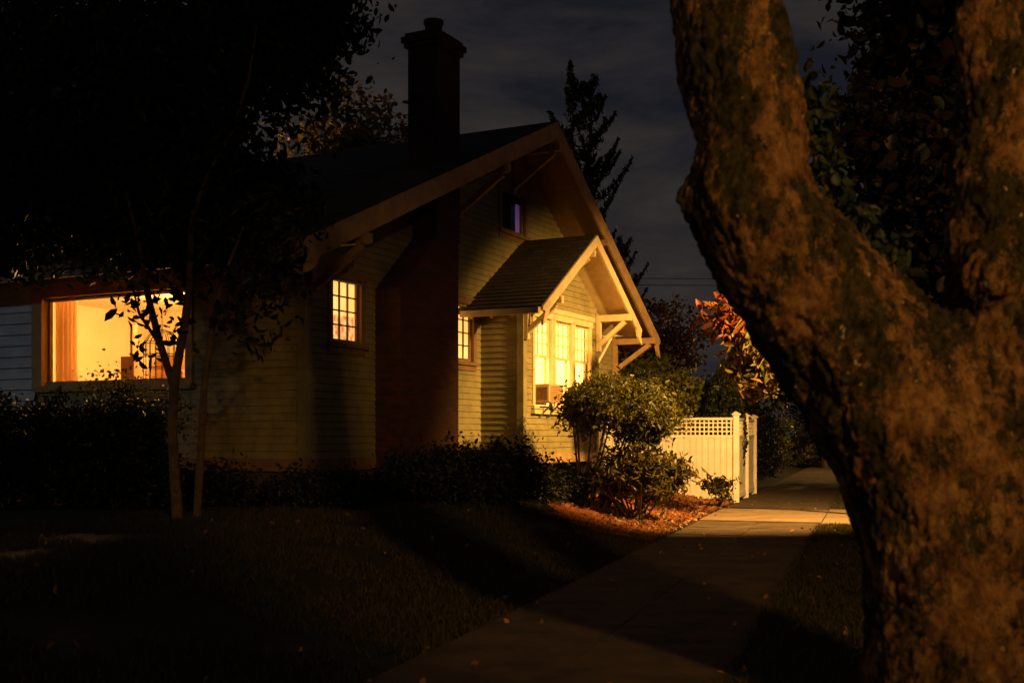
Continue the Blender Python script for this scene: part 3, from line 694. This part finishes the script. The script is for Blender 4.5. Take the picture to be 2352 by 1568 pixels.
def conifer(name,x,y,h,leaders,m,low=.35,rad=1.5):
    E=empty(name); g=MB(); P=[]
    for (ox,hh) in leaders:
        g.tube([(x,y,0),(x+ox*.4,y,hh*.5),(x+ox,y,hh)],[.2,.12,.015],7)
        z=hh*low
        while z<hh-.15:
            f=(hh-z)/hh; L=min(rad,.25+rad*f*2.6)*random.uniform(.6,1.15); a_=random.uniform(0,6.28); cx=x+ox*(z/hh)
            p0=np.array([cx,y,z]); p1=p0+np.array([math.cos(a_)*L*.6,math.sin(a_)*L*.6,L*.2]); p2=p0+np.array([math.cos(a_)*L,math.sin(a_)*L,L*1.0])
            g.tube([p0,p1,p2],[.035,.025,.008],5)
            k=int(40+110*L)
            t=rng.random(k)[:,None]; c=(1-t)**2*p0+2*t*(1-t)*p1+t*t*p2
            P.append(c+rng.normal(size=(k,3))*(.085*(1.1-t)))
            z+=.2
        k=60; P.append(np.column_stack([np.full(k,x+ox),np.full(k,y),hh-rng.random(k)*1.2])+rng.normal(size=(k,3))*.05)
    g.obj('trunk',M_stem,E); leafmesh('needles',np.vstack(P),.16,m,E,.3,1.4)
conifer('conifer_tree',2.05,35,12.9,((-.25,12.9),(.45,12.7)),L_dt,.3,1.25)
conifer('conifer_tree',4.2,44,9.3,((0,9.3),),L_dt,.3,1.2)

U=empty('overhead_cables')
g=MB()
for z in (7.6,7.35,5.4):
    P=[(-6+i*2.2,44-.2*i,z+.0032*(i-8)**2-.02*i) for i in range(17)]
    g.tube(P,.014,5)
g.obj('cables',M_dark,U)
g=MB(); g.tube([(29.5,40.8,0),(29.5,40.8,8.5)],[.16,.12],8); g.box(28.5,30.5,40.7,40.8,7.5,7.6); g.obj('utility_pole',M_dark,U)
shrub('groundcover_plant',[((3.1,6.9,.25),(.35,.3,.2))],bpy.data.materials['ivy_leaf'],.07,30,20,.12)

# ------------------------------------------------------------ world, added cool fill
w=bpy.data.worlds.new('World'); S.world=w; w.use_nodes=True; nt=w.node_tree; N=nt.nodes; Lk=nt.links
bg=N['Background']
sk=N.new('ShaderNodeTexSky'); sk.sky_type='NISHITA'; sk.sun_disc=False; sk.sun_elevation=math.radians(-3); sk.sun_rotation=math.radians(200)
tc=N.new('ShaderNodeTexCoord'); mp=N.new('ShaderNodeMapping'); mp.inputs['Scale'].default_value=(1.8,1.8,7); mp.inputs['Rotation'].default_value=(.16,.12,0)
nz=N.new('ShaderNodeTexNoise'); nz.inputs['Scale'].default_value=2.6; nz.inputs['Detail'].default_value=9; nz.inputs['Roughness'].default_value=.62; nz.inputs['Distortion'].default_value=.3
Lk.new(tc.outputs['Generated'],mp.inputs[0]); Lk.new(mp.outputs[0],nz.inputs['Vector'])
r=N.new('ShaderNodeValToRGB'); e=r.color_ramp.elements
e[0].position=.36; e[0].color=(.0095,.0100,.0148,1); e[1].position=.68; e[1].color=(.034,.028,.025,1)
Lk.new(nz.outputs['Fac'],r.inputs[0])
sc=N.new('ShaderNodeVectorMath'); sc.operation='SCALE'; sc.inputs['Scale'].default_value=.004; Lk.new(sk.outputs[0],sc.inputs[0])
ad=N.new('ShaderNodeVectorMath'); ad.operation='ADD'; Lk.new(sc.outputs[0],ad.inputs[0]); Lk.new(r.outputs[0],ad.inputs[1])
Lk.new(ad.outputs[0],bg.inputs[0]); bg.inputs[1].default_value=1.0
sl=bpy.data.lights.new('cool_fill','SUN'); sl.energy=.005; sl.angle=math.radians(.5); sl.color=(.6,.75,1)  # faint bluish sun lamp added as fill
so=bpy.data.objects.new('cool_fill',sl); C.objects.link(so); so.rotation_euler=(math.radians(50),0,math.radians(-50))

cam=bpy.data.cameras.new('camera'); co=bpy.data.objects.new('camera',cam); C.objects.link(co)
co.location=(0,0,1.6); co.rotation_euler=(math.radians(90),0,0)
cam.lens=40; cam.sensor_width=36; cam.shift_y=.0918; cam.clip_end=2000
cam.dof.use_dof=True; cam.dof.focus_distance=21; cam.dof.aperture_fstop=2.2
S.camera=co
